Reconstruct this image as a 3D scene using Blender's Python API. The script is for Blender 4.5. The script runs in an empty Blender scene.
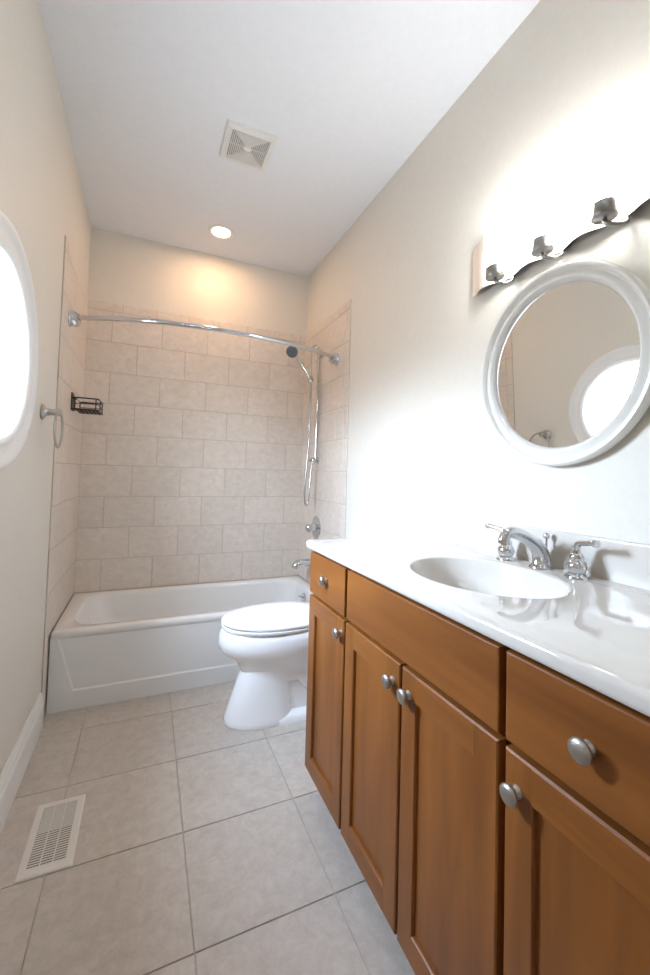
import bpy, bmesh, math, random
from math import sin, cos, pi, radians
from mathutils import Vector, Matrix
random.seed(4)
SC = bpy.context.scene
COL = SC.collection

# ------------------------------------------------------------------ camera
F_PX = 405.9; YAW, PITCH, ROLL = 0.4109, 0.0362, 0.0279
fwd = Vector((sin(YAW)*cos(PITCH), cos(YAW)*cos(PITCH), sin(PITCH)))
r0 = Vector((cos(YAW), -sin(YAW), 0)); u0 = r0.cross(fwd)
rt = cos(ROLL)*r0 + sin(ROLL)*u0; up = -sin(ROLL)*r0 + cos(ROLL)*u0
cam_data = bpy.data.cameras.new('camera'); cam = bpy.data.objects.new('camera', cam_data); COL.objects.link(cam)
cam_data.sensor_fit = 'AUTO'; cam_data.sensor_width = 36; cam_data.lens = F_PX/975*36
cam_data.shift_y = -28.9/975; cam_data.clip_start = 0.02
cam.matrix_world = Matrix(((rt.x, up.x, -fwd.x, 0.4035), (rt.y, up.y, -fwd.y, 0.0), (rt.z, up.z, -fwd.z, 1.186), (0, 0, 0, 1)))
SC.camera = cam

# ------------------------------------------------------------------ world, light, exposure
W, D, H = 1.524, 3.015, 2.758
WORLD_STRENGTH = 112.0
CAN_POWER = 3.4
BULB_EMIT = 42.0
FILL_POWER = 1.0  # strength of the added fill lamp
world = bpy.data.worlds.new('overcast_sky'); SC.world = world; world.use_nodes = True
wn = world.node_tree.nodes; wl = world.node_tree.links
bg = wn['Background']; bg.inputs['Strength'].default_value = WORLD_STRENGTH
# overcast sky: brighter towards the zenith, dim ground below the horizon
w_tc = wn.new('ShaderNodeTexCoord'); w_sep = wn.new('ShaderNodeSeparateXYZ'); w_mr = wn.new('ShaderNodeMapRange'); w_cr = wn.new('ShaderNodeValToRGB')
w_mr.inputs['From Min'].default_value = -1; w_mr.inputs['From Max'].default_value = 1
e_ = w_cr.color_ramp.elements; e_[0].position = 0.47; e_[0].color = (0.085, 0.09, 0.095, 1); e_[1].position = 0.52; e_[1].color = (0.30, 0.36, 0.43, 1)
e3 = e_.new(0.8); e3.color = (0.64, 0.81, 1.05, 1)
wl.new(w_tc.outputs['Generated'], w_sep.inputs[0]); wl.new(w_sep.outputs['Z'], w_mr.inputs['Value']); wl.new(w_mr.outputs[0], w_cr.inputs[0]); wl.new(w_cr.outputs[0], bg.inputs['Color'])
WIN_Y, WIN_Z, WIN_RI, WIN_RO = 1.435, 1.527, 0.262, 0.356

def area_light(name, loc, rot, size, power, color, shape='SQUARE', size_y=None, portal=False, spread=None):
    l = bpy.data.lights.new(name, 'AREA'); l.energy = power; l.color = color; l.shape = shape; l.size = size
    if size_y: l.size_y = size_y
    if spread: l.spread = spread
    o = bpy.data.objects.new(name, l); COL.objects.link(o); o.location = loc; o.rotation_euler = rot
    if portal: l.cycles.is_portal = True
    return o
area_light('window_portal', (-0.125, WIN_Y, WIN_Z), (0, -pi/2, 0), 0.62, 1, (1, 1, 1), portal=True)
area_light('added_fill_behind_viewer', (0.55, -0.35, 2.70), (radians(14), 0, 0), 0.35, FILL_POWER, (0.88, 0.94, 1.0))  # added fill lamp, no fixture there; lifts floor and cabinet fronts
SC.view_settings.view_transform = 'Standard'; SC.view_settings.look = 'None'
SC.view_settings.gamma = 1; SC.view_settings.use_curve_mapping = False
SC.view_settings.exposure = 0.55
SC.render.engine = 'CYCLES'
SC.cycles.use_denoising = True
SC.cycles.max_bounces = 10; SC.cycles.diffuse_bounces = 6; SC.cycles.glossy_bounces = 5; SC.cycles.transparent_max_bounces = 8
SC.cycles.caustics_reflective = False; SC.cycles.sample_clamp_indirect = 6

# ------------------------------------------------------------------ materials
def mat(name, color, rough=0.5, metal=0.0, coat=0.0, emit=None, emit_s=0.0, spec=0.5, ior=1.45, trans=0.0):
    m = bpy.data.materials.new(name); m.use_nodes = True
    b = m.node_tree.nodes['Principled BSDF']
    b.inputs['Base Color'].default_value = (*color, 1); b.inputs['Roughness'].default_value = rough
    b.inputs['Metallic'].default_value = metal; b.inputs['Coat Weight'].default_value = coat
    b.inputs['Specular IOR Level'].default_value = spec; b.inputs['IOR'].default_value = ior
    b.inputs['Transmission Weight'].default_value = trans
    if emit: b.inputs['Emission Color'].default_value = (*emit, 1); b.inputs['Emission Strength'].default_value = emit_s
    return m
def nd(m, t, **kw):
    n = m.node_tree.nodes.new(t)
    for k, v in kw.items(): setattr(n, k, v)
    return n
def add_noise(m, c1, c2, scale=(5, 5, 5), detail=6, rough=0.6, bump=0.0, island=0.0, lo=0.35, hi=0.65, distort=0.0):
    t = m.node_tree; b = t.nodes['Principled BSDF']
    tc = nd(m, 'ShaderNodeTexCoord'); mp = nd(m, 'ShaderNodeMapping'); mp.inputs['Scale'].default_value = scale
    nz = nd(m, 'ShaderNodeTexNoise'); nz.inputs['Scale'].default_value = 1; nz.inputs['Detail'].default_value = detail
    nz.inputs['Roughness'].default_value = rough; nz.inputs['Distortion'].default_value = distort
    cr = nd(m, 'ShaderNodeValToRGB'); cr.color_ramp.elements[0].position = lo; cr.color_ramp.elements[1].position = hi
    cr.color_ramp.elements[0].color = (*c1, 1); cr.color_ramp.elements[1].color = (*c2, 1)
    t.links.new(tc.outputs['Object'], mp.inputs['Vector']); t.links.new(nz.outputs['Fac'], cr.inputs['Fac'])
    out = cr.outputs['Color']
    if island:
        ge = nd(m, 'ShaderNodeNewGeometry')
        ad = nd(m, 'ShaderNodeVectorMath', operation='ADD'); sc = nd(m, 'ShaderNodeMath', operation='MULTIPLY'); sc.inputs[1].default_value = 37.0
        t.links.new(ge.outputs['Random Per Island'], sc.inputs[0]); t.links.new(mp.outputs['Vector'], ad.inputs[0]); t.links.new(sc.outputs[0], ad.inputs[1])
        t.links.new(ad.outputs[0], nz.inputs['Vector'])
        mr = nd(m, 'ShaderNodeMapRange'); mr.inputs['To Min'].default_value = 1-island; mr.inputs['To Max'].default_value = 1+island
        t.links.new(ge.outputs['Random Per Island'], mr.inputs['Value'])
        hs = nd(m, 'ShaderNodeHueSaturation'); t.links.new(out, hs.inputs['Color']); t.links.new(mr.outputs[0], hs.inputs['Value']); out = hs.outputs['Color']
    else:
        t.links.new(mp.outputs['Vector'], nz.inputs['Vector'])
    t.links.new(out, b.inputs['Base Color'])
    if bump:
        bp = nd(m, 'ShaderNodeBump'); bp.inputs['Strength'].default_value = bump; bp.inputs['Distance'].default_value = 0.002
        t.links.new(nz.outputs['Fac'], bp.inputs['Height']); t.links.new(bp.outputs['Normal'], b.inputs['Normal'])
    return m
M = {}
M['paint'] = add_noise(mat('cream_wall_paint', (0.72, 0.66, 0.55), 0.55, spec=0.3), (0.685, 0.65, 0.585), (0.71, 0.675, 0.61), (60, 60, 60), bump=0.06)
M['ceil'] = add_noise(mat('white_ceiling_paint', (0.8, 0.8, 0.81), 0.8, spec=0.2), (0.77, 0.79, 0.82), (0.79, 0.81, 0.84), (40, 40, 40), bump=0.08)
M['trim'] = mat('white_trim_paint', (0.80, 0.80, 0.79), 0.35)
M['tile'] = add_noise(mat('beige_wall_tile', (0.5, 0.42, 0.34), 0.32), (0.61, 0.54, 0.47), (0.71, 0.64, 0.57), (22, 22, 30), detail=9, rough=0.7, bump=0.06, island=0.03, distort=0.6)
M['floor'] = add_noise(mat('beige_floor_tile', (0.4, 0.34, 0.28), 0.33), (0.455, 0.40, 0.345), (0.575, 0.52, 0.465), (26, 26, 26), detail=10, rough=0.75, bump=0.05, island=0.03, distort=0.4)
M['grout'] = mat('tan_grout', (0.50, 0.44, 0.38), 0.9)
M['fgrout'] = mat('grey_floor_grout', (0.47, 0.42, 0.375), 0.9)
M['porc'] = mat('white_porcelain', (0.91, 0.915, 0.92), 0.08, coat=0.4)
M['tub'] = mat('white_tub_enamel', (0.74, 0.73, 0.71), 0.14, coat=0.3)
M['seat'] = mat('white_seat_plastic', (0.88, 0.88, 0.87), 0.2)
M['marble'] = add_noise(mat('white_cultured_marble', (0.7, 0.68, 0.65), 0.06, coat=0.6), (0.60, 0.56, 0.51), (0.645, 0.61, 0.565), (6, 6, 6), detail=4)
def wood(name, sc):
    return add_noise(mat(name, (0.3, 0.13, 0.045), 0.38, coat=0.10, spec=0.4), (0.150, 0.046, 0.0080), (0.250, 0.087, 0.0165), sc, detail=5, rough=0.55, lo=0.3, hi=0.7, distort=0.5)
M['wood_v'] = wood('maple_vertical_grain', (14, 14, 1.6))
M['wood_h'] = wood('maple_horizontal_grain', (14, 1.6, 14))
M['dark'] = mat('dark_cabinet_gap', (0.05, 0.022, 0.01), 0.6)
M['chrome'] = mat('polished_chrome', (0.66, 0.67, 0.69), 0.06, 1.0)
M['nickel'] = mat('brushed_nickel', (0.46, 0.445, 0.42), 0.36, 1.0)
M['cup'] = mat('dark_brushed_nickel', (0.30, 0.29, 0.275), 0.34, 1.0)
M['plate'] = mat('satin_nickel_plate', (0.82, 0.80, 0.78), 0.55, 1.0)
M['black'] = mat('black_wire', (0.015, 0.013, 0.012), 0.4)
M['grey'] = mat('grey_rubber_face', (0.10, 0.10, 0.11), 0.5)
M['mirror'] = mat('mirror_silver', (0.88, 0.89, 0.88), 0.015, 1.0)
M['mframe'] = mat('white_lacquer_frame', (0.76, 0.745, 0.71), 0.22, coat=0.3)
M['bulb'] = mat('lit_frosted_shade', (0.95, 0.95, 0.95), 0.4, emit=(0.97, 0.985, 1.0), emit_s=BULB_EMIT)
M['canlens'] = mat('lit_can_lens', (1, 1, 1), 0.4, emit=(1.0, 0.78, 0.50), emit_s=10)
M['ventwhite'] = mat('vent_white_plastic', (0.74, 0.73, 0.70), 0.5)
M['ventdark'] = mat('vent_dark_inside', (0.20, 0.185, 0.165), 0.8)
M['regwhite'] = mat('register_cream_metal', (0.70, 0.66, 0.61), 0.35)
M['regdark'] = mat('register_painted_shade', (0.03, 0.028, 0.026), 0.8)  # dark colour standing in for shade below the louvres
M['damper'] = mat('register_damper_metal', (0.50, 0.49, 0.46), 0.5, 0.2)
M['door'] = mat('white_door_paint', (0.78, 0.77, 0.75), 0.4)
M['hose'] = mat('chrome_hose', (0.45, 0.45, 0.45), 0.25, 1.0)
# clear window pane: a thin sheet, part see-through and part mirror by its Fresnel reflectance
gm = bpy.data.materials.new('window_glass'); gm.use_nodes = True; gt = gm.node_tree; gt.nodes.clear()
go = gt.nodes.new('ShaderNodeOutputMaterial'); gx = gt.nodes.new('ShaderNodeMixShader'); gtr = gt.nodes.new('ShaderNodeBsdfTransparent')
gg = gt.nodes.new('ShaderNodeBsdfGlossy'); gg.inputs['Roughness'].default_value = 0.02; gf = gt.nodes.new('ShaderNodeFresnel')
gx.inputs[0].default_value = 0.04; gt.links.new(gtr.outputs[0], gx.inputs[1]); gt.links.new(gg.outputs[0], gx.inputs[2]); gt.links.new(gx.outputs[0], go.inputs['Surface'])
M['glass'] = gm

# ------------------------------------------------------------------ mesh helpers
def link(name, bm, m, parent=None, smooth=None, loc=None):
    bmesh.ops.remove_doubles(bm, verts=bm.verts, dist=1e-6)
    bmesh.ops.recalc_face_normals(bm, faces=bm.faces)
    me = bpy.data.meshes.new(name); bm.to_mesh(me); bm.free()
    o = bpy.data.objects.new(name, me); COL.objects.link(o)
    for mm in (m if isinstance(m, (list, tuple)) else [m]): me.materials.append(M[mm] if isinstance(mm, str) else mm)
    if smooth:
        for p in me.polygons: p.use_smooth = True
        try: me.set_sharp_from_angle(angle=radians(smooth))
        except Exception: pass
    if parent:
        o.parent = parent
        o.matrix_parent_inverse = parent.matrix_world.inverted() if False else Matrix.Translation(-parent.location)
    return o
def empty(name, loc=(0, 0, 0)):
    o = bpy.data.objects.new(name, None); COL.objects.link(o); o.location = loc; o.empty_display_size = 0.05
    return o
def tag(o, label=None, cat=None, group=None, kind=None):
    if label: o['label'] = label
    if cat: o['category'] = cat
    if group: o['group'] = group
    if kind: o['kind'] = kind
    return o
def box(bm, x0, x1, y0, y1, z0, z1, bev=0.0, seg=2, mi=0):
    t = bmesh.new()
    bmesh.ops.create_cube(t, size=1, matrix=Matrix.Translation(((x0+x1)/2, (y0+y1)/2, (z0+z1)/2)) @ Matrix.Diagonal((x1-x0, y1-y0, z1-z0, 1)))
    if bev: bmesh.ops.bevel(t, geom=t.edges[:], offset=bev, segments=seg, affect='EDGES', profile=0.5)
    for f in t.faces: f.material_index = mi
    merge(bm, t)
def merge(bm, t, mtx=None):
    if mtx is not None: bmesh.ops.transform(t, matrix=mtx, verts=t.verts)
    vm = {v: bm.verts.new(v.co) for v in t.verts}
    for f in t.faces:
        try:
            nf = bm.faces.new([vm[v] for v in f.verts]); nf.material_index = f.material_index; nf.smooth = f.smooth
        except ValueError: pass
    t.free()
def loft(bm, rings, closed=True, cap0=False, cap1=False, mi=0):
    vs = [[bm.verts.new(p) for p in r] for r in rings]
    n = len(vs[0])
    for a, b in zip(vs, vs[1:]):
        for i in range(n if closed else n-1):
            j = (i+1) % n
            try: bm.faces.new((a[i], a[j], b[j], b[i])).material_index = mi
            except ValueError: pass
    if cap0: bm.faces.new(list(reversed(vs[0]))).material_index = mi
    if cap1: bm.faces.new(vs[-1]).material_index = mi
def axis_mtx(origin, axis):
    z = Vector(axis).normalized(); q = z.to_track_quat('Z', 'Y')
    return Matrix.Translation(origin) @ q.to_matrix().to_4x4()
def lathe(bm, prof, origin=(0, 0, 0), axis=(0, 0, 1), n=32, sx=1.0, sy=1.0, cap0=True, cap1=True):
    mt = axis_mtx(origin, axis)
    rings = [[mt @ Vector((r*sx*cos(2*pi*i/n), r*sy*sin(2*pi*i/n), h)) for i in range(n)] for r, h in prof]
    loft(bm, rings, cap0=cap0, cap1=cap1)
def tube(bm, pts, rad, n=12, closed=False, caps=True):
    pts = [Vector(p) for p in pts]; m = len(pts)
    rad = rad if isinstance(rad, (list, tuple)) else [rad]*m
    rings = []; prev = None
    for k in range(m):
        if closed: t = pts[(k+1) % m]-pts[k-1]
        else: t = pts[min(k+1, m-1)]-pts[max(k-1, 0)]
        t.normalize()
        if prev is None:
            a = Vector((0, 0, 1)) if abs(t.z) < 0.9 else Vector((1, 0, 0))
            u = t.cross(a).normalized()
        else: u = (prev - t*prev.dot(t)).normalized()
        prev = u; v = t.cross(u)
        rings.append([pts[k] + rad[k]*(cos(2*pi*i/n)*u + sin(2*pi*i/n)*v) for i in range(n)])
    if closed: rings.append(rings[0])
    loft(bm, rings, cap0=caps and not closed, cap1=caps and not closed)
def curve(pts, n=8):
    """Catmull-Rom through the points"""
    P = [Vector(p) for p in pts]; P = [2*P[0]-P[1]] + P + [2*P[-1]-P[-2]]; out = []
    for i in range(1, len(P)-2):
        for k in range(n):
            t = k/n; a, b, c, d = P[i-1], P[i], P[i+1], P[i+2]
            out.append(0.5*((2*b)+(c-a)*t+(2*a-5*b+4*c-d)*t*t+(3*b-a-3*c+d)*t**3))
    out.append(P[-2]); return out
def rrect(x0, x1, y0, y1, rx, ry, z, n=16):
    out = []
    for cx, cy, a0 in ((x1-rx, y1-ry, 0), (x0+rx, y1-ry, 90), (x0+rx, y0+ry, 180), (x1-rx, y0+ry, 270)):
        for k in range(n+1):
            a = radians(a0+90*k/n); out.append(Vector((cx+rx*cos(a), cy+ry*sin(a), z)))
    return out

# ------------------------------------------------------------------ room shell
YF = -0.75       # wall behind the camera
bm = bmesh.new(); box(bm, -0.15, W+0.15, YF-0.15, D+0.15, -0.12, -0.004, mi=0)
P_ = 0.379; g = 0.0016
xs = [0.0] + [0.178+P_*k for k in range(4)] + [W]
PY = 0.361
ys = [YF] + [1.429+PY*k for k in range(-6, 5) if 1.429+PY*k < D] + [D]
for a, b in zip(xs, xs[1:]):
    for c, d in zip(ys, ys[1:]):
        box(bm, a+g, b-g, c+g, d-g, -0.006, 0.0, bev=0.0012, seg=1, mi=1)
o = link('floor', bm, ['fgrout', 'floor']); tag(o, 'large beige stone-look square floor tiles with grey grout', kind='structure')
bm = bmesh.new(); box(bm, -0.15, W+0.15, YF-0.15, D+0.15, H, H+0.12)
tag(link('ceiling', bm, 'ceil'), 'smooth white bathroom ceiling', kind='structure')
bm = bmesh.new(); box(bm, -0.15, W+0.15, D, D+0.15, 0, H)
wall_back = link('wall_back', bm, 'paint'); tag(wall_back, 'cream back wall above the tub tiles', kind='structure')
bm = bmesh.new(); box(bm, W, W+0.15, YF, D, 0, H)
wall_right = link('wall_right', bm, 'paint'); tag(wall_right, 'cream right wall behind mirror and vanity', kind='structure')
# left wall with its round window opening
bm = bmesh.new()
def yz(pts, x): return [Vector((x, p.x, p.y)) for p in pts]
outer = rrect(YF, D, 0, H, 1e-4, 1e-4, 0, 16)
hr = WIN_RI
hole = rrect(WIN_Y-hr, WIN_Y+hr, WIN_Z-hr, WIN_Z+hr, hr, hr, 0, 16)
loft(bm, [yz(outer, 0), yz(hole, 0), yz(hole, -0.14), yz(outer, -0.14), yz(outer, 0)])
wall_left = link('wall_left', bm, 'paint'); tag(wall_left, 'cream left wall with a round window', kind='structure')
# wall behind the camera with a door opening
bm = bmesh.new()
box(bm, 0, 0.06, YF-0.12, YF, 0, H); box(bm, 0.86, W, YF-0.12, YF, 0, H); box(bm, 0.06, 0.86, YF-0.12, YF, 2.05, H)
tag(link('wall_front', bm, 'paint'), 'cream wall behind the viewer with the doorway', kind='structure')
d = empty('door_1', (0.46, YF-0.1, 0)); tag(d, 'white panelled bathroom door behind the viewer', kind='structure')
bm = bmesh.new(); box(bm, 0.07, 0.85, YF-0.11, YF-0.07, 0.01, 2.04)
for z0, z1 in ((0.2, 0.9), (1.05, 1.9)):
    for x0, x1 in ((0.16, 0.42), (0.5, 0.76)): box(bm, x0, x1, YF-0.07, YF-0.06, z0, z1, bev=0.004)
link('door_panel', bm, 'door', d)
bm = bmesh.new(); lathe(bm, [(0.03, 0), (0.03, 0.006), (0.012, 0.012), (0.012, 0.03), (0.026, 0.045), (0.028, 0.06), (0.012, 0.07)], (0.14, YF-0.07, 0.95), (0, 1, 0), 20)
link('door_knob', bm, 'nickel', d, 40)

# round window
w = empty('window_1', (0, WIN_Y, WIN_Z)); tag(w, 'round white framed window in the left wall', kind='structure')
bm = bmesh.new()
prof = [(WIN_RI-0.002, -0.14), (WIN_RI-0.002, 0.004), (WIN_RI+0.004, 0.010), (WIN_RI+0.02, 0.014), (WIN_RI+0.026, 0.009), (WIN_RO-0.03, 0.012), (WIN_RO-0.022, 0.020), (WIN_RO-0.006, 0.020), (WIN_RO, 0.014), (WIN_RO, -0.001)]
lathe(bm, prof, (0, WIN_Y, WIN_Z), (1, 0, 0), 96, cap0=False, cap1=False)
link('window_casing', bm, 'trim', w, 50)
bm = bmesh.new(); ri = WIN_RI-0.002
lathe(bm, [(ri, -0.012), (ri, -0.001), (ri-0.004, -0.001), (ri-0.004, -0.012), (ri, -0.012)], (0, WIN_Y, WIN_Z), (1, 0, 0), 96, cap0=False, cap1=False)
link('window_sash', bm, 'trim', w, 40)
bm = bmesh.new(); lathe(bm, [(ri-0.002, -0.008), (ri-0.002, -0.004)], (0, WIN_Y, WIN_Z), (1, 0, 0), 64)
link('window_pane', bm, 'glass', w)

# baseboards
def baseboard(name, prof, y0, y1, label, x=0, s=1):
    bm = bmesh.new()
    loft(bm, [[Vector((x+s*a, y, b)) for a, b in prof] for y in (y0, y1)], cap0=True, cap1=True)
    return tag(link(name, bm, 'trim'), label, kind='structure')
bprof = [(0, 0), (0.017, 0), (0.017, 0.115), (0.013, 0.125), (0.013, 0.138), (0.008, 0.150), (0.005, 0.162), (0, 0.162)]
baseboard('baseboard_left', bprof, YF, 2.215, 'tall white moulded baseboard along the left wall')
baseboard('baseboard_right', bprof, 1.45, 2.215, 'white baseboard behind the toilet', W, -1)

# ------------------------------------------------------------------ wall tiles around the tub
T0, CH, TW = 0.385, 0.2037, 0.307
TTOP, TEDGE = 2.277, 2.226
def tiles(name, parent, to3, u0, u1, offs, strip=None, label=None):
    """to3(u, z, d) maps along-wall, height and stand-off to the room"""
    bm = bmesh.new(); gg = 0.0018; th = 0.0065
    def tile(a, b, c, d, t=th):
        if b-a < 0.012: return
        p = to3(a+gg, c+gg, 0); q = to3(b-gg, d-gg, t)
        box(bm, min(p[0], q[0]), max(p[0], q[0]), min(p[1], q[1]), max(p[1], q[1]), min(p[2], q[2]), max(p[2], q[2]), bev=0.0014, seg=1, mi=1)
    def backing(a, b, c, d):
        p = to3(a, c, 0); q = to3(b, d, th-0.0022)
        box(bm, min(p[0], q[0]), max(p[0], q[0]), min(p[1], q[1]), max(p[1], q[1]), min(p[2], q[2]), max(p[2], q[2]))
    backing(u0, u1, T0-0.02, TTOP-0.002)
    for k in range(9):
        z0 = T0+CH*k; z1 = z0+CH; off = offs[(8-k) % 2]
        e = [u0] + [off+TW*j for j in range(-4, 8) if u0+0.01 < off+TW*j < u1-0.01] + [u1]
        for a, b in zip(e, e[1:]): tile(a, b, z0, z1)
    e = [u0] + [0.21*j for j in range(0, 16) if u0+0.01 < 0.21*j < u1-0.01] + [u1]
    for a, b in zip(e, e[1:]): tile(a, b, T0+CH*9, TTOP)
    if strip:
        s0, s1 = strip; backing(s0, s1, 0.0, TTOP-0.002); z = 0.0
        zz = [0.0, T0-CH*0.9] + [T0+CH*k for k in range(10)] + [TTOP]
        for a, b in zip(zz, zz[1:]): tile(s0, s1, a, b)
        s2 = strip[1]
        if u0 < s2: pass
    return tag(link(name, bm, ['grout', 'tile'], parent), label)
wt = tiles('tile_surround', wall_back, lambda u, z, d: (u, D-d, z), 0, W, (0.150, 0.0), label='beige running-bond tiles above the tub')
tiles('tile_surround', wall_left, lambda u, z, d: (d, D-u, z), 0, D-2.285, (0.157, 0.0), strip=(D-2.285, D-TEDGE), label='beige tiles at the window end of the tub')
tiles('tile_surround', wall_right, lambda u, z, d: (W-d, D-u, z), 0, D-2.285, (0.157, 0.0), strip=(D-2.285, D-TEDGE), label='beige tiles at the shower end of the tub')
# tile on the floor strip between surround and tub front
# ------------------------------------------------------------------ ceiling fixtures
v = empty('ceiling_vent', (0.785, 1.917, H)); tag(v, 'square white exhaust fan grille on the ceiling', 'vent')
bm = bmesh.new(); a = 0.117; b_ = 0.091
loft(bm, [rrect(.785-a, .785+a, 1.917-a, 1.917+a, .006, .006, H, 4), rrect(.785-a+.004, .785+a-.004, 1.917-a+.004, 1.917+a-.004, .006, .006, H-.014, 4),
          rrect(.785-b_, .785+b_, 1.917-b_, 1.917+b_, .002, .002, H-.018, 4), rrect(.785-b_, .785+b_, 1.917-b_, 1.917+b_, .002, .002, H-.006, 4)])
link('frame', bm, 'ventwhite', v)
bm = bmesh.new(); box(bm, .785-b_, .785+b_, 1.917-b_, 1.917+b_, H-.005, H-.001); link('backing', bm, 'ventdark', v)
bm = bmesh.new()
for k in range(9):
    r = 0.021+0.0084*k; t = 0.0022
    for (x0, x1, y0, y1) in ((-r-t, r+t, r-t, r+t), (-r-t, r+t, -r-t, -r+t), (-r-t, -r+t, -r, r), (r-t, r+t, -r, r)):
        box(bm, .785+x0, .785+x1, 1.917+y0, 1.917+y1, H-.016, H-.008)
for s in (-1, 1):
    for q in (0, 1):
        c = [(0.0, -0.002, 0.09, 0.002)]
        x0, x1, y0, y1 = (0.012, b_, -0.0015, 0.0015) if q == 0 else (-0.0015, 0.0015, 0.012, b_)
        if s < 0: x0, x1, y0, y1 = -x1, -x0, -y1, -y0
        box(bm, .785+x0, .785+x1, 1.917+y0, 1.917+y1, H-.013, H-.008)
link('grille', bm, 'ventwhite', v)
bm = bmesh.new(); lathe(bm, [(0.017, 0), (0.016, 0.006), (0.008, 0.009)], (.785, 1.917, H-.010), (0, 0, -1), 20, sx=1.2); link('centre_cap', bm, 'trim', v, 40)

CX, CY = 0.785, 2.695
c = empty('recessed_light', (CX, CY, H)); tag(c, 'glowing warm round recessed light in the ceiling over the tub', 'ceiling light')
bm = bmesh.new(); lathe(bm, [(0.083, 0), (0.082, 0.005), (0.070, 0.008), (0.060, 0.005), (0.057, 0.0)], (CX, CY, H), (0, 0, -1), 48, cap0=False, cap1=False); link('trim_ring', bm, 'trim', c, 50)
bm = bmesh.new(); lathe(bm, [(0.060, 0.0005), (0.059, 0.003), (0.03, 0.006), (0.005, 0.007)], (CX, CY, H), (0, 0, -1), 40); link('lens', bm, 'canlens', c, 50)
area_light('recessed_light_glow', (CX, CY, H-0.012), (0, 0, 0), 0.11, CAN_POWER, (1.0, 0.57, 0.30), 'DISK')

# ------------------------------------------------------------------ bathtub
TY = 2.331; tz = 0.385
t = empty('bathtub', (W/2, 2.67, 0)); tag(t, 'white alcove bathtub with a plain apron between tiled walls', 'bathtub')
bm = bmesh.new()
x0, x1, y0, y1 = 0.007, W-0.007, TY, D-0.007
loft(bm, [rrect(x0, x1, y0+.012, y1, .006, .006, tz-.045, 8), rrect(x0, x1, y0, y1, .008, .008, tz-.03, 8), rrect(x0, x1, y0, y1, .008, .008, tz-.012, 8),
          rrect(x0+.003, x1-.003, y0+.004, y1-.003, .01, .01, tz-.003, 8), rrect(x0+.01, x1-.01, y0+.012, y1-.01, .012, .012, tz, 8),
          rrect(.075, 1.455, TY+.058, y1-.05, .13, .12, tz-.001, 8), rrect(.085, 1.448, TY+.066, y1-.058, .13, .12, tz-.008, 8),
          rrect(.095, 1.442, TY+.072, y1-.062, .13, .12, tz-.03, 8), rrect(.13, 1.425, TY+.085, y1-.075, .13, .12, .24, 8),
          rrect(.20, 1.40, TY+.105, y1-.09, .13, .12, .11, 8), rrect(.25, 1.36, TY+.14, y1-.12, .11, .10, .075, 8), rrect(.33, 1.28, TY+.2, y1-.18, .08, .08, .07, 8)], cap1=True)
link('basin', bm, 'tub', t, 60)
# apron: flat skirt with a recessed trapezoid panel
bm = bmesh.new(); yo = TY+.004; yi = TY+.009
def ap(pts, y): return [Vector((a, y, b)) for a, b in pts]
O = [(.007, .0), (W-.007, .0), (W-.007, tz-.03), (.007, tz-.03)]
I1 = [(.108, .088), (W-.108, .088), (W-.035, tz-.035), (.035, tz-.035)]
I2 = [(.116, .096), (W-.116, .096), (W-.045, tz-.036), (.045, tz-.036)]
loft(bm, [ap(O, yo+.05), ap(O, yo), ap(I1, yo), ap(I2, yi)], cap1=True)
link('apron', bm, 'tub', t)
bm = bmesh.new(); lathe(bm, [(0.034, 0), (0.034, 0.004), (0.028, 0.008), (0.006, 0.010)], (1.428, 2.66, 0.318), (-1, 0, 0.12), 28)
tube(bm, [(1.418, 2.66, 0.322), (1.403, 2.655, 0.336), (1.388, 2.65, 0.332)], [.005, .005, .007], 10)
tag(link('overflow_plate', bm, 'chrome', t, 40), 'chrome overflow plate with trip lever')
bm = bmesh.new(); lathe(bm, [(0.03, 0), (0.028, 0.003), (0.008, 0.004)], (1.22, 2.66, 0.072), (0, 0, 1), 24); link('drain', bm, 'chrome', t, 40)

# ------------------------------------------------------------------ toilet
TCY = 1.965
def dring(z, xf, xb, hw, n=40, e=2.3, dz=0.0):
    """egg outline: long rounded front towards -x, blunter back"""
    xm = xb-(xb-xf)*0.42; out = []
    for k in range(n):
        a = 2*pi*k/n; c_, s_ = cos(a), sin(a)
        ex = 2/(2.1 if c_ < 0 else 2.9)
        L = (xm-xf) if c_ < 0 else (xb-xm)
        out.append(Vector((xm+L*math.copysign(abs(c_)**ex, c_), TCY+hw*math.copysign(abs(s_)**ex, s_), z+dz)))
    return out
t = empty('toilet', (1.1, TCY, 0)); tag(t, 'white two-piece toilet with closed lid between tub and vanity', 'toilet')
bm = bmesh.new()
loft(bm, [dring(.165, .93, 1.30, .07), dring(.20, .865, 1.30, .10), dring(.25, .842, 1.30, .115), dring(.285, .822, 1.30, .135), dring(.32, .775, 1.31, .160), dring(.352, .745, 1.32, .174),
          dring(.38, .739, 1.32, .180), dring(.41, .743, 1.32, .180), dring(.435, .752, 1.32, .176), dring(.441, .762, 1.31, .170), dring(.440, .80, 1.20, .12)], cap0=True, cap1=True)
loft(bm, [dring(z, a, b, h, e=3) for z, a, b, h in ((0.0, .783, 1.105, .112), (.012, .776, 1.108, .116), (.03, .780, 1.105, .113), (.10, .803, 1.095, .106), (.17, .828, 1.09, .103), (.215, .843, 1.09, .104), (.25, .86, 1.09, .10))], cap0=True, cap1=True)
loft(bm, [rrect(.98, 1.46, TCY-h, TCY+h, .05, .04, z, 8) for z, h in ((.0, .115), (.022, .115), (.034, .100), (.045, .078), (.2, .075), (.30, .10), (.42, .12))], cap0=True, cap1=True)
tube(bm, curve([(1.0, TCY-.062, .24), (1.12, TCY-.068, .22), (1.22, TCY-.068, .13), (1.32, TCY-.066, .10), (1.40, TCY-.06, .17)], 6), .042, 14)
link('bowl', bm, 'porc', t, 55)
bm = bmesh.new()
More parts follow.
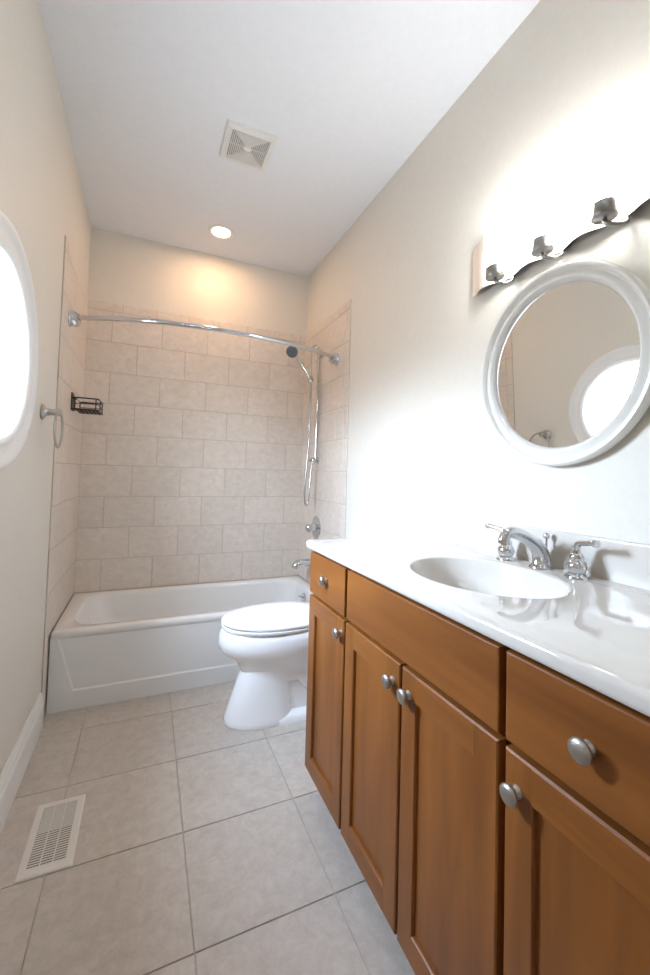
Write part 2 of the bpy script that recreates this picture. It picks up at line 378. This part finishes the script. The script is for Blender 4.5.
loft(bm, [dring(.4455, .762, 1.235, .172), dring(.4435, .757, 1.24, .176), dring(.447, .752, 1.24, .179), dring(.457, .752, 1.24, .179), dring(.4595, .757, 1.235, .174), dring(.4595, .80, 1.19, .12), dring(.4455, .80, 1.19, .12), dring(.4455, .762, 1.235, .172)])
link('seat', bm, 'seat', t, 50)
bm = bmesh.new()
loft(bm, [dring(.464, .762, 1.235, .172), dring(.4645, .755, 1.24, .178), dring(.471, .750, 1.242, .180), dring(.479, .753, 1.24, .177), dring(.485, .766, 1.23, .164), dring(.489, .81, 1.19, .120), dring(.4905, .90, 1.12, .06)], cap0=True, cap1=True)
link('lid', bm, 'seat', t, 60)
bm = bmesh.new()
for s in (-1, 1):
    bm = bmesh.new(); box(bm, 1.225, 1.262, TCY+s*.075-.02, TCY+s*.075+.02, .441, .478, bev=.006, seg=3)
    link('hinge', bm, 'seat', t, 50)
bm = bmesh.new()
loft(bm, [rrect(1.345-d_, 1.50, TCY-.185-d_, TCY+.185+d_, .03, .03, z, 8) for z, d_ in ((.441, -.012), (.45, 0), (.60, .006), (.735, .01))], cap0=True, cap1=True)
link('tank', bm, 'porc', t, 50)
bm = bmesh.new()
loft(bm, [rrect(1.325+d_, 1.506, TCY-.205+d_, TCY+.205-d_, .03, .03, z, 8) for z, d_ in ((.735, .004), (.742, 0), (.757, 0), (.765, .006), (.768, .02))], cap0=True, cap1=True)
link('tank_lid', bm, 'porc', t, 50)
bm = bmesh.new(); lathe(bm, [(.013, 0), (.013, .008), (.006, .012)], (1.337, TCY+.14, .69), (-1, 0, 0), 18)
tube(bm, [(1.326, TCY+.14, .69), (1.322, TCY+.10, .685), (1.322, TCY+.07, .683)], [.006, .005, .006], 10); link('flush_lever', bm, 'chrome', t, 40)

# ------------------------------------------------------------------ vanity cabinet
XF = 0.981
v = empty('vanity_cabinet', (1.25, 0.83, 0)); tag(v, 'honey-brown maple vanity cabinet with shaker doors and nickel knobs', 'cabinet')
bm = bmesh.new()
box(bm, XF+.034, XF+.048, .218, 1.4375, .10, .8985)               # face frame
box(bm, XF+.0225, 1.52, 1.4205, 1.4385, .10, .8985); box(bm, XF+.0225, 1.52, .218, .235, .10, .8985)
box(bm, XF+.048, 1.52, .235, 1.4205, .10, .118); box(bm, 1.505, 1.52, .235, 1.4205, .118, .8985)
link('carcass', bm, 'wood_v', v)
bm = bmesh.new(); box(bm, XF+.085, XF+.10, .218, 1.437, 0, .10); box(bm, XF+.10, 1.52, 1.420, 1.437, 0, .10); box(bm, XF+.10, 1.52, .218, .235, 0, .10)
link('toe_kick', bm, 'wood_h', v)
def knob(parent, y, z):
    bm = bmesh.new()
    lathe(bm, [(0.0105, 0), (0.010, 0.003), (0.0065, 0.006), (0.0065, 0.010), (0.010, 0.013), (0.0155, 0.0155), (0.0172, 0.0185), (0.0165, 0.022), (0.012, 0.025), (0.003, 0.0265)], (XF, y, z), (-1, 0, 0), 24)
    link('knob', bm, 'nickel', parent, 50)
def slab(name, y0, y1, z0, z1, ky=None, kz=None):
    bm = bmesh.new(); e = .004
    loft(bm, [[Vector((x, a, b)) for a, b in ((y0+d, z0+d), (y1-d, z0+d), (y1-d, z1-d), (y0+d, z1-d))] for x, d in ((XF+.022, 0), (XF+.004, 0), (XF+.001, .001), (XF, e))], cap0=True, cap1=True)
    o = link(name, bm, 'wood_h', v)
    if ky: knob(o, ky, kz)
def shaker(y0, y1, z0, z1, ky, kz, st=.054, rl=.06):
    bm = bmesh.new()
    R = lambda d, x, dd=None: [Vector((x, a, b)) for a, b in ((y0+d, z0+(dd or d)), (y1-d, z0+(dd or d)), (y1-d, z1-(dd or d)), (y0+d, z1-(dd or d)))]
    loft(bm, [R(0, XF+.022), R(0, XF+.003), R(.003, XF), R(st, XF, rl), R(st+.002, XF+.003, rl+.002), R(st+.003, XF+.0095, rl+.003)], cap0=True)
    o = link('door', bm, 'wood_v', v)
    b2 = bmesh.new(); box(b2, XF+.0095, XF+.014, y0+st+.001, y1-st-.001, z0+rl+.001, z1-rl-.001)
    link('door_panel', b2, 'wood_v', o)
    # horizontal-grain rails
    for za, zb in ((z0+.003, z0+rl-.0005), (z1-rl+.0005, z1-.003)):
        b3 = bmesh.new(); box(b3, XF-.0006, XF+.002, y0+st, y1-st, za, zb, bev=.0004, seg=1)
        link('door_rail', b3, 'wood_h', o)
    knob(o, ky, kz)
DT, DB = .729, .100
slab('drawer', 1.143, 1.437, .741, .890, 1.285, .818)
slab('false_drawer_front', .538, 1.129, .741, .890)
slab('drawer', .235, .523, .741, .890, .379, .815)
shaker(1.143, 1.437, DB, DT, 1.163, .686)
shaker(.838, 1.132, DB, DT, .868, .678)
shaker(.538, .829, DB, DT, .800, .676)
shaker(.235, .523, DB, DT, .497, .672)

# ------------------------------------------------------------------ vanity top with integral basin
ct = empty('vanity_countertop', (1.25, 0.835, .899)); tag(ct, 'glossy white cultured-marble vanity top with oval basin and backsplash', 'countertop')
SX, SY, sa, sb = 1.235, .835, .172, .215
cx0, cx1, cy0, cy1 = .972, W-.001, .198, 1.470
def el(k, z, dx=0): return rrect(SX+dx-sa*k, SX+dx+sa*k, SY-sb*k, SY+sb*k, sa*k, sb*k, z, 16)
def rc(d, z): return rrect(cx0+d, cx1, cy0+d, cy1-d, .014, .014, z, 16)
bm = bmesh.new()
loft(bm, [el(1.0, .900), rc(.006, .899), rc(.001, .902), rc(0, .908), rc(0, .919), rc(.002, .925), rc(.007, .9295), rc(.013, .930), el(1.05, .930), el(1.03, .9293), el(1.0, .9265), el(1.0, .900)])
link('counter_slab', bm, 'marble', ct, 50)
bm = bmesh.new()
loft(bm, [el(1.002, .927), el(.985, .9205), el(.955, .905), el(.91, .878), el(.84, .850), el(.72, .822), el(.56, .803), el(.38, .794), el(.2, .790), el(.11, .789)], cap1=True)
link('basin', bm, 'marble', ct, 70)
bm = bmesh.new(); lathe(bm, [(.022, 0), (.021, .003), (.012, .004), (.012, .009), (.003, .010)], (SX, SY, .789), (0, 0, 1), 24); link('drain', bm, 'chrome', ct, 40)
bm = bmesh.new(); box(bm, 1.504, W-.001, cy0+.001, cy1-.001, .925, 1.036, bev=.004, seg=3)
link('backsplash', bm, 'marble', ct, 40)

# faucet
f = empty('faucet', (1.452, SY, .930)); tag(f, 'polished chrome widespread faucet with two lever handles behind the basin', 'faucet')
bm = bmesh.new(); zc = .930
lathe(bm, [(.029, 0), (.029, .004), (.025, .008), (.021, .014), (.019, .03), (.018, .05)], (1.455, SY, zc), (0, 0, 1), 28)
sp = curve([(1.462, SY, zc+.022), (1.455, SY, zc+.045), (1.435, SY, zc+.068), (1.405, SY, zc+.086), (1.372, SY, zc+.100), (1.342, SY, zc+.106), (1.320, SY, zc+.100), (1.311, SY, zc+.082)], 5)
n_ = len(sp); tube(bm, sp, [.025-.011*min(1, k/(n_*0.85)) for k in range(n_)], 16)
lathe(bm, [(.0125, 0), (.0135, -.004), (.0135, -.012), (.010, -.013)], (1.3105, SY, zc+.089), (0, 0, 1), 20)
link('spout', bm, 'chrome', f, 60)
bm = bmesh.new(); tube(bm, [(1.482, SY, zc+.03), (1.482, SY, zc+.085)], .003, 10); lathe(bm, [(.004, 0), (.008, .004), (.009, .011), (.006, .017), (.002, .019)], (1.482, SY, zc+.082), (0, 0, 1), 16); link('lift_rod', bm, 'chrome', f, 50)
for s, hy in ((1, .952), (-1, .722)):
    bm = bmesh.new()
    lathe(bm, [(.028, 0), (.028, .004), (.023, .008), (.019, .012), (.023, .020), (.025, .030), (.022, .040), (.016, .046), (.018, .052), (.015, .062), (.009, .068)], (1.45, hy, zc), (0, 0, 1), 28)
    o = link('handle_base', bm, 'chrome', f, 60)
    bm = bmesh.new()
    pts = curve([(1.45, hy, zc+.055), (1.448, hy, zc+.078), (1.444, hy+s*.012, zc+.092), (1.440, hy+s*.033, zc+.096), (1.437, hy+s*.054, zc+.099), (1.436, hy+s*.064, zc+.098)], 5)
    n_ = len(pts); tube(bm, pts, [.013-.0055*min(1, k/(n_*.45)) + (.0025 if k > n_*.75 else 0) for k in range(n_)], 14)
    link('lever', bm, 'chrome', o, 60)

# ------------------------------------------------------------------ mirror
MY, MZ, ry, rz = .820, 1.519, .275, .293
m = empty('wall_mirror', (W-.008, MY, MZ)); tag(m, 'round mirror in a wide white moulded frame above the vanity', 'mirror')
def mring(d, h, n=96):
    return [Vector((-h, (ry-d)*cos(2*pi*i/n), (rz-d*1.05)*sin(2*pi*i/n))) for i in range(n)]
bm = bmesh.new()
loft(bm, [mring(d, h) for d, h in ((.012, 0), (.001, .004), (0, .020), (.002, .028), (.007, .033), (.013, .033), (.017, .028), (.018, .018), (.022, .015), (.028, .019), (.034, .026), (.040, .027), (.045, .023), (.052, .010), (.053, .004), (.012, 0))])
fr = link('frame', bm, 'mframe', None, 40); fr.parent = m
bm = bmesh.new(); loft(bm, [mring(.050, .005), mring(.050, .008)], cap0=True, cap1=True)
gl = link('glass', bm, 'mirror'); gl.parent = m
m.rotation_euler = (0, radians(-1.9), radians(0.6))
m.location.x = W-.0175

# ------------------------------------------------------------------ vanity light
LY = .825; pitch = .177; LZ0, LZ1 = 1.867, 2.045
v = empty('vanity_light', (W, LY, 1.95)); tag(v, 'wavy nickel wall light with three lit frosted glass shades above the mirror', 'wall light')
bm = bmesh.new(); N = 96; rings = []
for k in range(N+1):
    y = LY-.345+.69*k/N; x = W-.016-.027*(1-cos(2*pi*(y-LY)/pitch))/2
    rings.append([Vector((x, y, LZ0)), Vector((x-.003, y, LZ0)), Vector((x-.003, y, LZ1)), Vector((x, y, LZ1))])
loft(bm, rings, cap0=True, cap1=True)
link('wavy_plate', bm, 'plate', v, 40)
bm = bmesh.new(); box(bm, W-.016, W-.001, LY-.09, LY+.09, 1.90, 2.01, bev=.003)
for s in (-1, 1): box(bm, W-.02, W-.001, LY+s*pitch-.02, LY+s*pitch+.02, 1.875, 1.90, bev=.002)
link('mounting_box', bm, 'nickel', v)
for k in (-1, 0, 1):
    y = LY+k*pitch; lx = 1.442
    bm = bmesh.new(); tube(bm, curve([(W-.018, y-.010, 1.872), (1.498, y-.022, 1.852), (1.474, y-.030, 1.834), (1.452, y-.024, 1.828), (1.440, y-.006, 1.838), (lx, y, 1.855)], 6), .0058, 10)
    arm = link('arm', bm, 'cup', v, 60)
    bm = bmesh.new(); lathe(bm, [(.008, -.008), (.012, -.006), (.028, -.004), (.0295, -.002), (.0295, .032), (.0275, .034), (.0265, .028), (.01, .020)], (lx, y, 1.858), (0, 0, 1), 28); link('cup', bm, 'cup', arm, 50)
    bm = bmesh.new(); lathe(bm, [(.018, .029), (.0265, .030), (.030, .050), (.033, .10), (.036, .155), (.034, .155), (.031, .10), (.028, .052), (.01, .034)], (lx, y, 1.853), (0, 0, 1), 32); link('shade', bm, 'bulb', arm, 60)

# ------------------------------------------------------------------ shower rod
r = empty('shower_rod', (W/2, 2.43, 1.945)); tag(r, 'curved chrome shower curtain rod spanning the tub', 'shower rod')
bm = bmesh.new(); pts = []
for k in range(41):
    u = k/40; x = .03+(W-.06)*u; pts.append((x, 2.40-.172*(1-abs(2*u-1)**2.4), 1.945))
tube(bm, pts, .0125, 14); link('rod', bm, 'chrome', r, 60)
for s, x in ((1, .007), (-1, W-.007)):
    bm = bmesh.new(); lathe(bm, [(.040, 0), (.040, .005), (.036, .009), (.020, .012)], (x, 2.405, 1.938), (s, 0, 0), 32)
    lathe(bm, [(.024, -.014), (.038, -.004), (.040, .002), (.036, .010), (.022, .014), (.018, .020), (.018, .034)], (x+s*.020, 2.403, 1.940), (s*.8, -.6, .12), 32)
    link('flange', bm, 'chrome', r, 50)

# ------------------------------------------------------------------ towel ring
t = empty('towel_ring', (0, 1.965, 1.405)); tag(t, 'brushed nickel towel ring on the left wall beside the round window', 'towel ring')
bm = bmesh.new(); lathe(bm, [(.031, 0), (.031, .006), (.025, .011), (.017, .016), (.0135, .03), (.0135, .056), (.015, .064), (.008, .070)], (0, 1.965, 1.405), (1, 0, 0), 28); link('mount', bm, 'nickel', t, 50)
bm = bmesh.new(); R_ = .076
tube(bm, [(.058, 1.985+R_*sin(2*pi*k/48)*1.0, 1.338-.0+R_*cos(2*pi*k/48)) for k in range(48)], .0052, 10, closed=True); link('ring', bm, 'nickel', t, 60)
# ------------------------------------------------------------------ wire caddy
c = empty('shower_caddy', (.01, 2.66, 1.55)); tag(c, 'small black wire basket on the left tiled wall', 'caddy')
ya, yb, zt_, zb_ = 2.565, 2.745, 1.562, 1.500
X0, X1 = .026, .138
def rrloop(z): return curve([(X0, ya, z), (X1-.012, ya, z), (X1, ya+.03, z), (X1+.003, yb-.01, z), (X1-.005, yb, z), (X0, yb, z)], 3)
bm = bmesh.new()
tube(bm, rrloop(zt_), .0040, 8, closed=True); tube(bm, rrloop(zb_), .0042, 8, closed=True); tube(bm, rrloop((zt_+zb_)/2), .0022, 8, closed=True)
for x, y in ((X0, ya), (X1-.012, ya), (X1+.003, yb-.01), (X0, yb), (X1, (ya+yb)/2)): tube(bm, [(x, y, zb_), (x, y, zt_)], .0030, 8)
link('basket_rim', bm, 'black', c, 60)
bm = bmesh.new()
for k in range(5):
    x = X0+.015+k*.020; tube(bm, [(x, ya, zb_-.002), (x, yb, zb_-.002)], .0022, 6)
for k in range(11):
    y = ya+.008+k*.0165; tube(bm, [(X0, y, zb_), (X1, y, zb_)], .0020, 6)
link('basket_floor', bm, 'black', c, 60)
bm = bmesh.new(); box(bm, .0068, .012, 2.565, 2.64, 1.492, 1.590, bev=.002)
for z in (zb_, zt_):
    for y in (ya+.01, ya+.06): tube(bm, [(.010, y, z), (X0, y, z)], .004, 8)
link('wall_plate', bm, 'black', c)

# ------------------------------------------------------------------ shower set on the right tiled wall
sy = 2.68; XW = W-.007
s = empty('hand_shower_set', (XW, sy, 1.7)); tag(s, 'chrome slide-bar hand shower with hose on the right tiled wall', 'shower')
bm = bmesh.new()
tube(bm, curve([(1.497, sy, 1.275), (1.497, sy, 1.7), (1.497, sy, 2.04), (1.49, sy, 2.085), (1.468, sy, 2.10), (1.447, sy, 2.085), (1.441, sy, 2.05)], 8), .008, 12)
lathe(bm, [(.026, 0), (.026, .004), (.012, .01), (.012, .03)], (XW, sy, 2.05), (-1, 0, 0), 24)
link('riser_pipe', bm, 'chrome', s, 60)
bm = bmesh.new(); tube(bm, [(1.441, sy, 2.055), (1.441, sy, 1.27)], .0085, 12); link('slide_bar', bm, 'chrome', s, 60)
bm = bmesh.new(); tube(bm, [(XW, sy, 1.275), (1.435, sy, 1.275)], .011, 14); lathe(bm, [(.024, 0), (.024, .005), (.014, .012)], (XW, sy, 1.275), (-1, 0, 0), 24)
lathe(bm, [(.016, 0), (.018, .01), (.018, .03), (.012, .036)], (1.47, sy-.01, 1.275), (0, -1, 0), 20); link('bracket', bm, 'chrome', s, 50)
bm = bmesh.new(); tube(bm, [(1.441, sy, 1.825), (1.441, sy, 1.875)], .016, 16); tube(bm, [(1.45, sy-.02, 1.842), (1.415, sy-.03, 1.850)], [.013, .013], 14); tag(link('holder', bm, 'nickel', s, 50))
bm = bmesh.new()
tube(bm, curve([(1.432, sy-.03, 1.825), (1.41, sy-.03, 1.865), (1.36, sy-.03, 1.935), (1.315, sy-.028, 2.0), (1.29, sy-.02, 2.03)], 5), [.010]*10+[.011]*5+[.012]*6, 14)
hd = Vector((-.42, -.86, -.30)).normalized(); hc = Vector((1.290, sy-.025, 2.022))
lathe(bm, [(.012, -.03), (.028, -.018), (.042, -.002), (.045, .008), (.043, .013)], hc, hd, 28)
hs = link('hand_shower', bm, 'chrome', s, 50)
bm = bmesh.new(); lathe(bm, [(.040, 0), (.039, .004), (.01, .006)], hc+hd*.0125, hd, 28); tag(link('spray_face', bm, 'grey', hs, 50), 'dark grey round spray face')
bm = bmesh.new(); tube(bm, curve([(1.434, sy-.03, 1.83), (1.434, sy-.034, 1.70), (1.428, sy-.036, 1.40), (1.412, sy-.036, 1.15), (1.408, sy-.036, 1.02), (1.418, sy-.036, .965), (1.434, sy-.036, .98), (1.446, sy-.034, 1.12), (1.462, sy-.025, 1.262)], 8), .0058, 10); link('hose', bm, 'hose', s, 60)
v = empty('shower_valve', (XW, sy, .80)); tag(v, 'chrome round tub valve with lever on the tiled wall above the spout', 'valve')
bm = bmesh.new(); lathe(bm, [(.082, 0), (.081, .004), (.06, .010), (.03, .014), (.027, .03), (.026, .045)], (XW, sy, .80), (-1, 0, 0), 36); link('escutcheon', bm, 'chrome', v, 50)
bm = bmesh.new(); lathe(bm, [(.024, 0), (.026, .012), (.022, .028), (.01, .034)], (XW-.045, sy, .80), (-1, 0, 0), 24); tube(bm, [(XW-.06, sy, .80), (XW-.075, sy-.03, .79), (XW-.08, sy-.065, .782)], [.009, .007, .008], 12); link('lever', bm, 'chrome', v, 50)
v = empty('tub_spout', (XW, sy, .55)); tag(v, 'chrome tub spout low on the tiled wall over the tub', 'spout')
bm = bmesh.new(); sp = curve([(XW, sy, .552), (1.46, sy, .555), (1.40, sy, .553), (1.375, sy, .545), (1.360, sy, .520)], 6); tube(bm, sp, [.030-.008*k/(len(sp)-1) for k in range(len(sp))], 18)
link('body', bm, 'chrome', v, 50)
bm = bmesh.new(); lathe(bm, [(.034, 0), (.034, .008), (.03, .012)], (XW, sy, .552), (-1, 0, 0), 24); link('collar', bm, 'chrome', v, 50)

# ------------------------------------------------------------------ floor register
rg = empty('floor_register', (.172, 1.575, 0)); tag(rg, 'cream metal floor register with louvres near the left baseboard', 'floor vent')
ax0, ax1, ay0, ay1 = .101, .246, 1.432, 1.720
ix0, ix1, iy0, iy1 = .124, .223, 1.458, 1.694
bm = bmesh.new()
loft(bm, [rrect(ax0, ax1, ay0, ay1, .004, .004, .0005, 3), rrect(ax0+.001, ax1-.001, ay0+.001, ay1-.001, .004, .004, .003, 3), rrect(ax0+.006, ax1-.006, ay0+.006, ay1-.006, .004, .004, .0055, 3),
          rrect(ix0, ix1, iy0, iy1, .001, .001, .0055, 3), rrect(ix0, ix1, iy0, iy1, .001, .001, .001, 3)])
link('frame', bm, 'regwhite', rg)
bm = bmesh.new(); box(bm, ix0, ix1, iy0, iy1, .0004, .0009); link('duct_shade_plate', bm, 'regdark', rg)  # flat dark plate in place of a hole, painted as its shade
bm = bmesh.new(); box(bm, ix0+.002, ix1-.002, 1.59, iy1-.002, .0010, .0018); link('damper', bm, 'damper', rg)
bm = bmesh.new(); n_ = 26
for k in range(n_):
    y = iy0+(iy1-iy0)*(k+.5)/n_
    tt = bmesh.new(); bmesh.ops.create_cube(tt, size=1, matrix=Matrix.Translation(((ix0+ix1)/2, y, .0036)) @ Matrix.Rotation(radians(12), 4, 'X') @ Matrix.Diagonal((ix1-ix0, .0044, .0010, 1))); merge(bm, tt)
for q in (1/3, 2/3): box(bm, ix0+(ix1-ix0)*q-.0015, ix0+(ix1-ix0)*q+.0015, iy0, iy1, .0015, .0052)
link('louvre', bm, 'regwhite', rg)
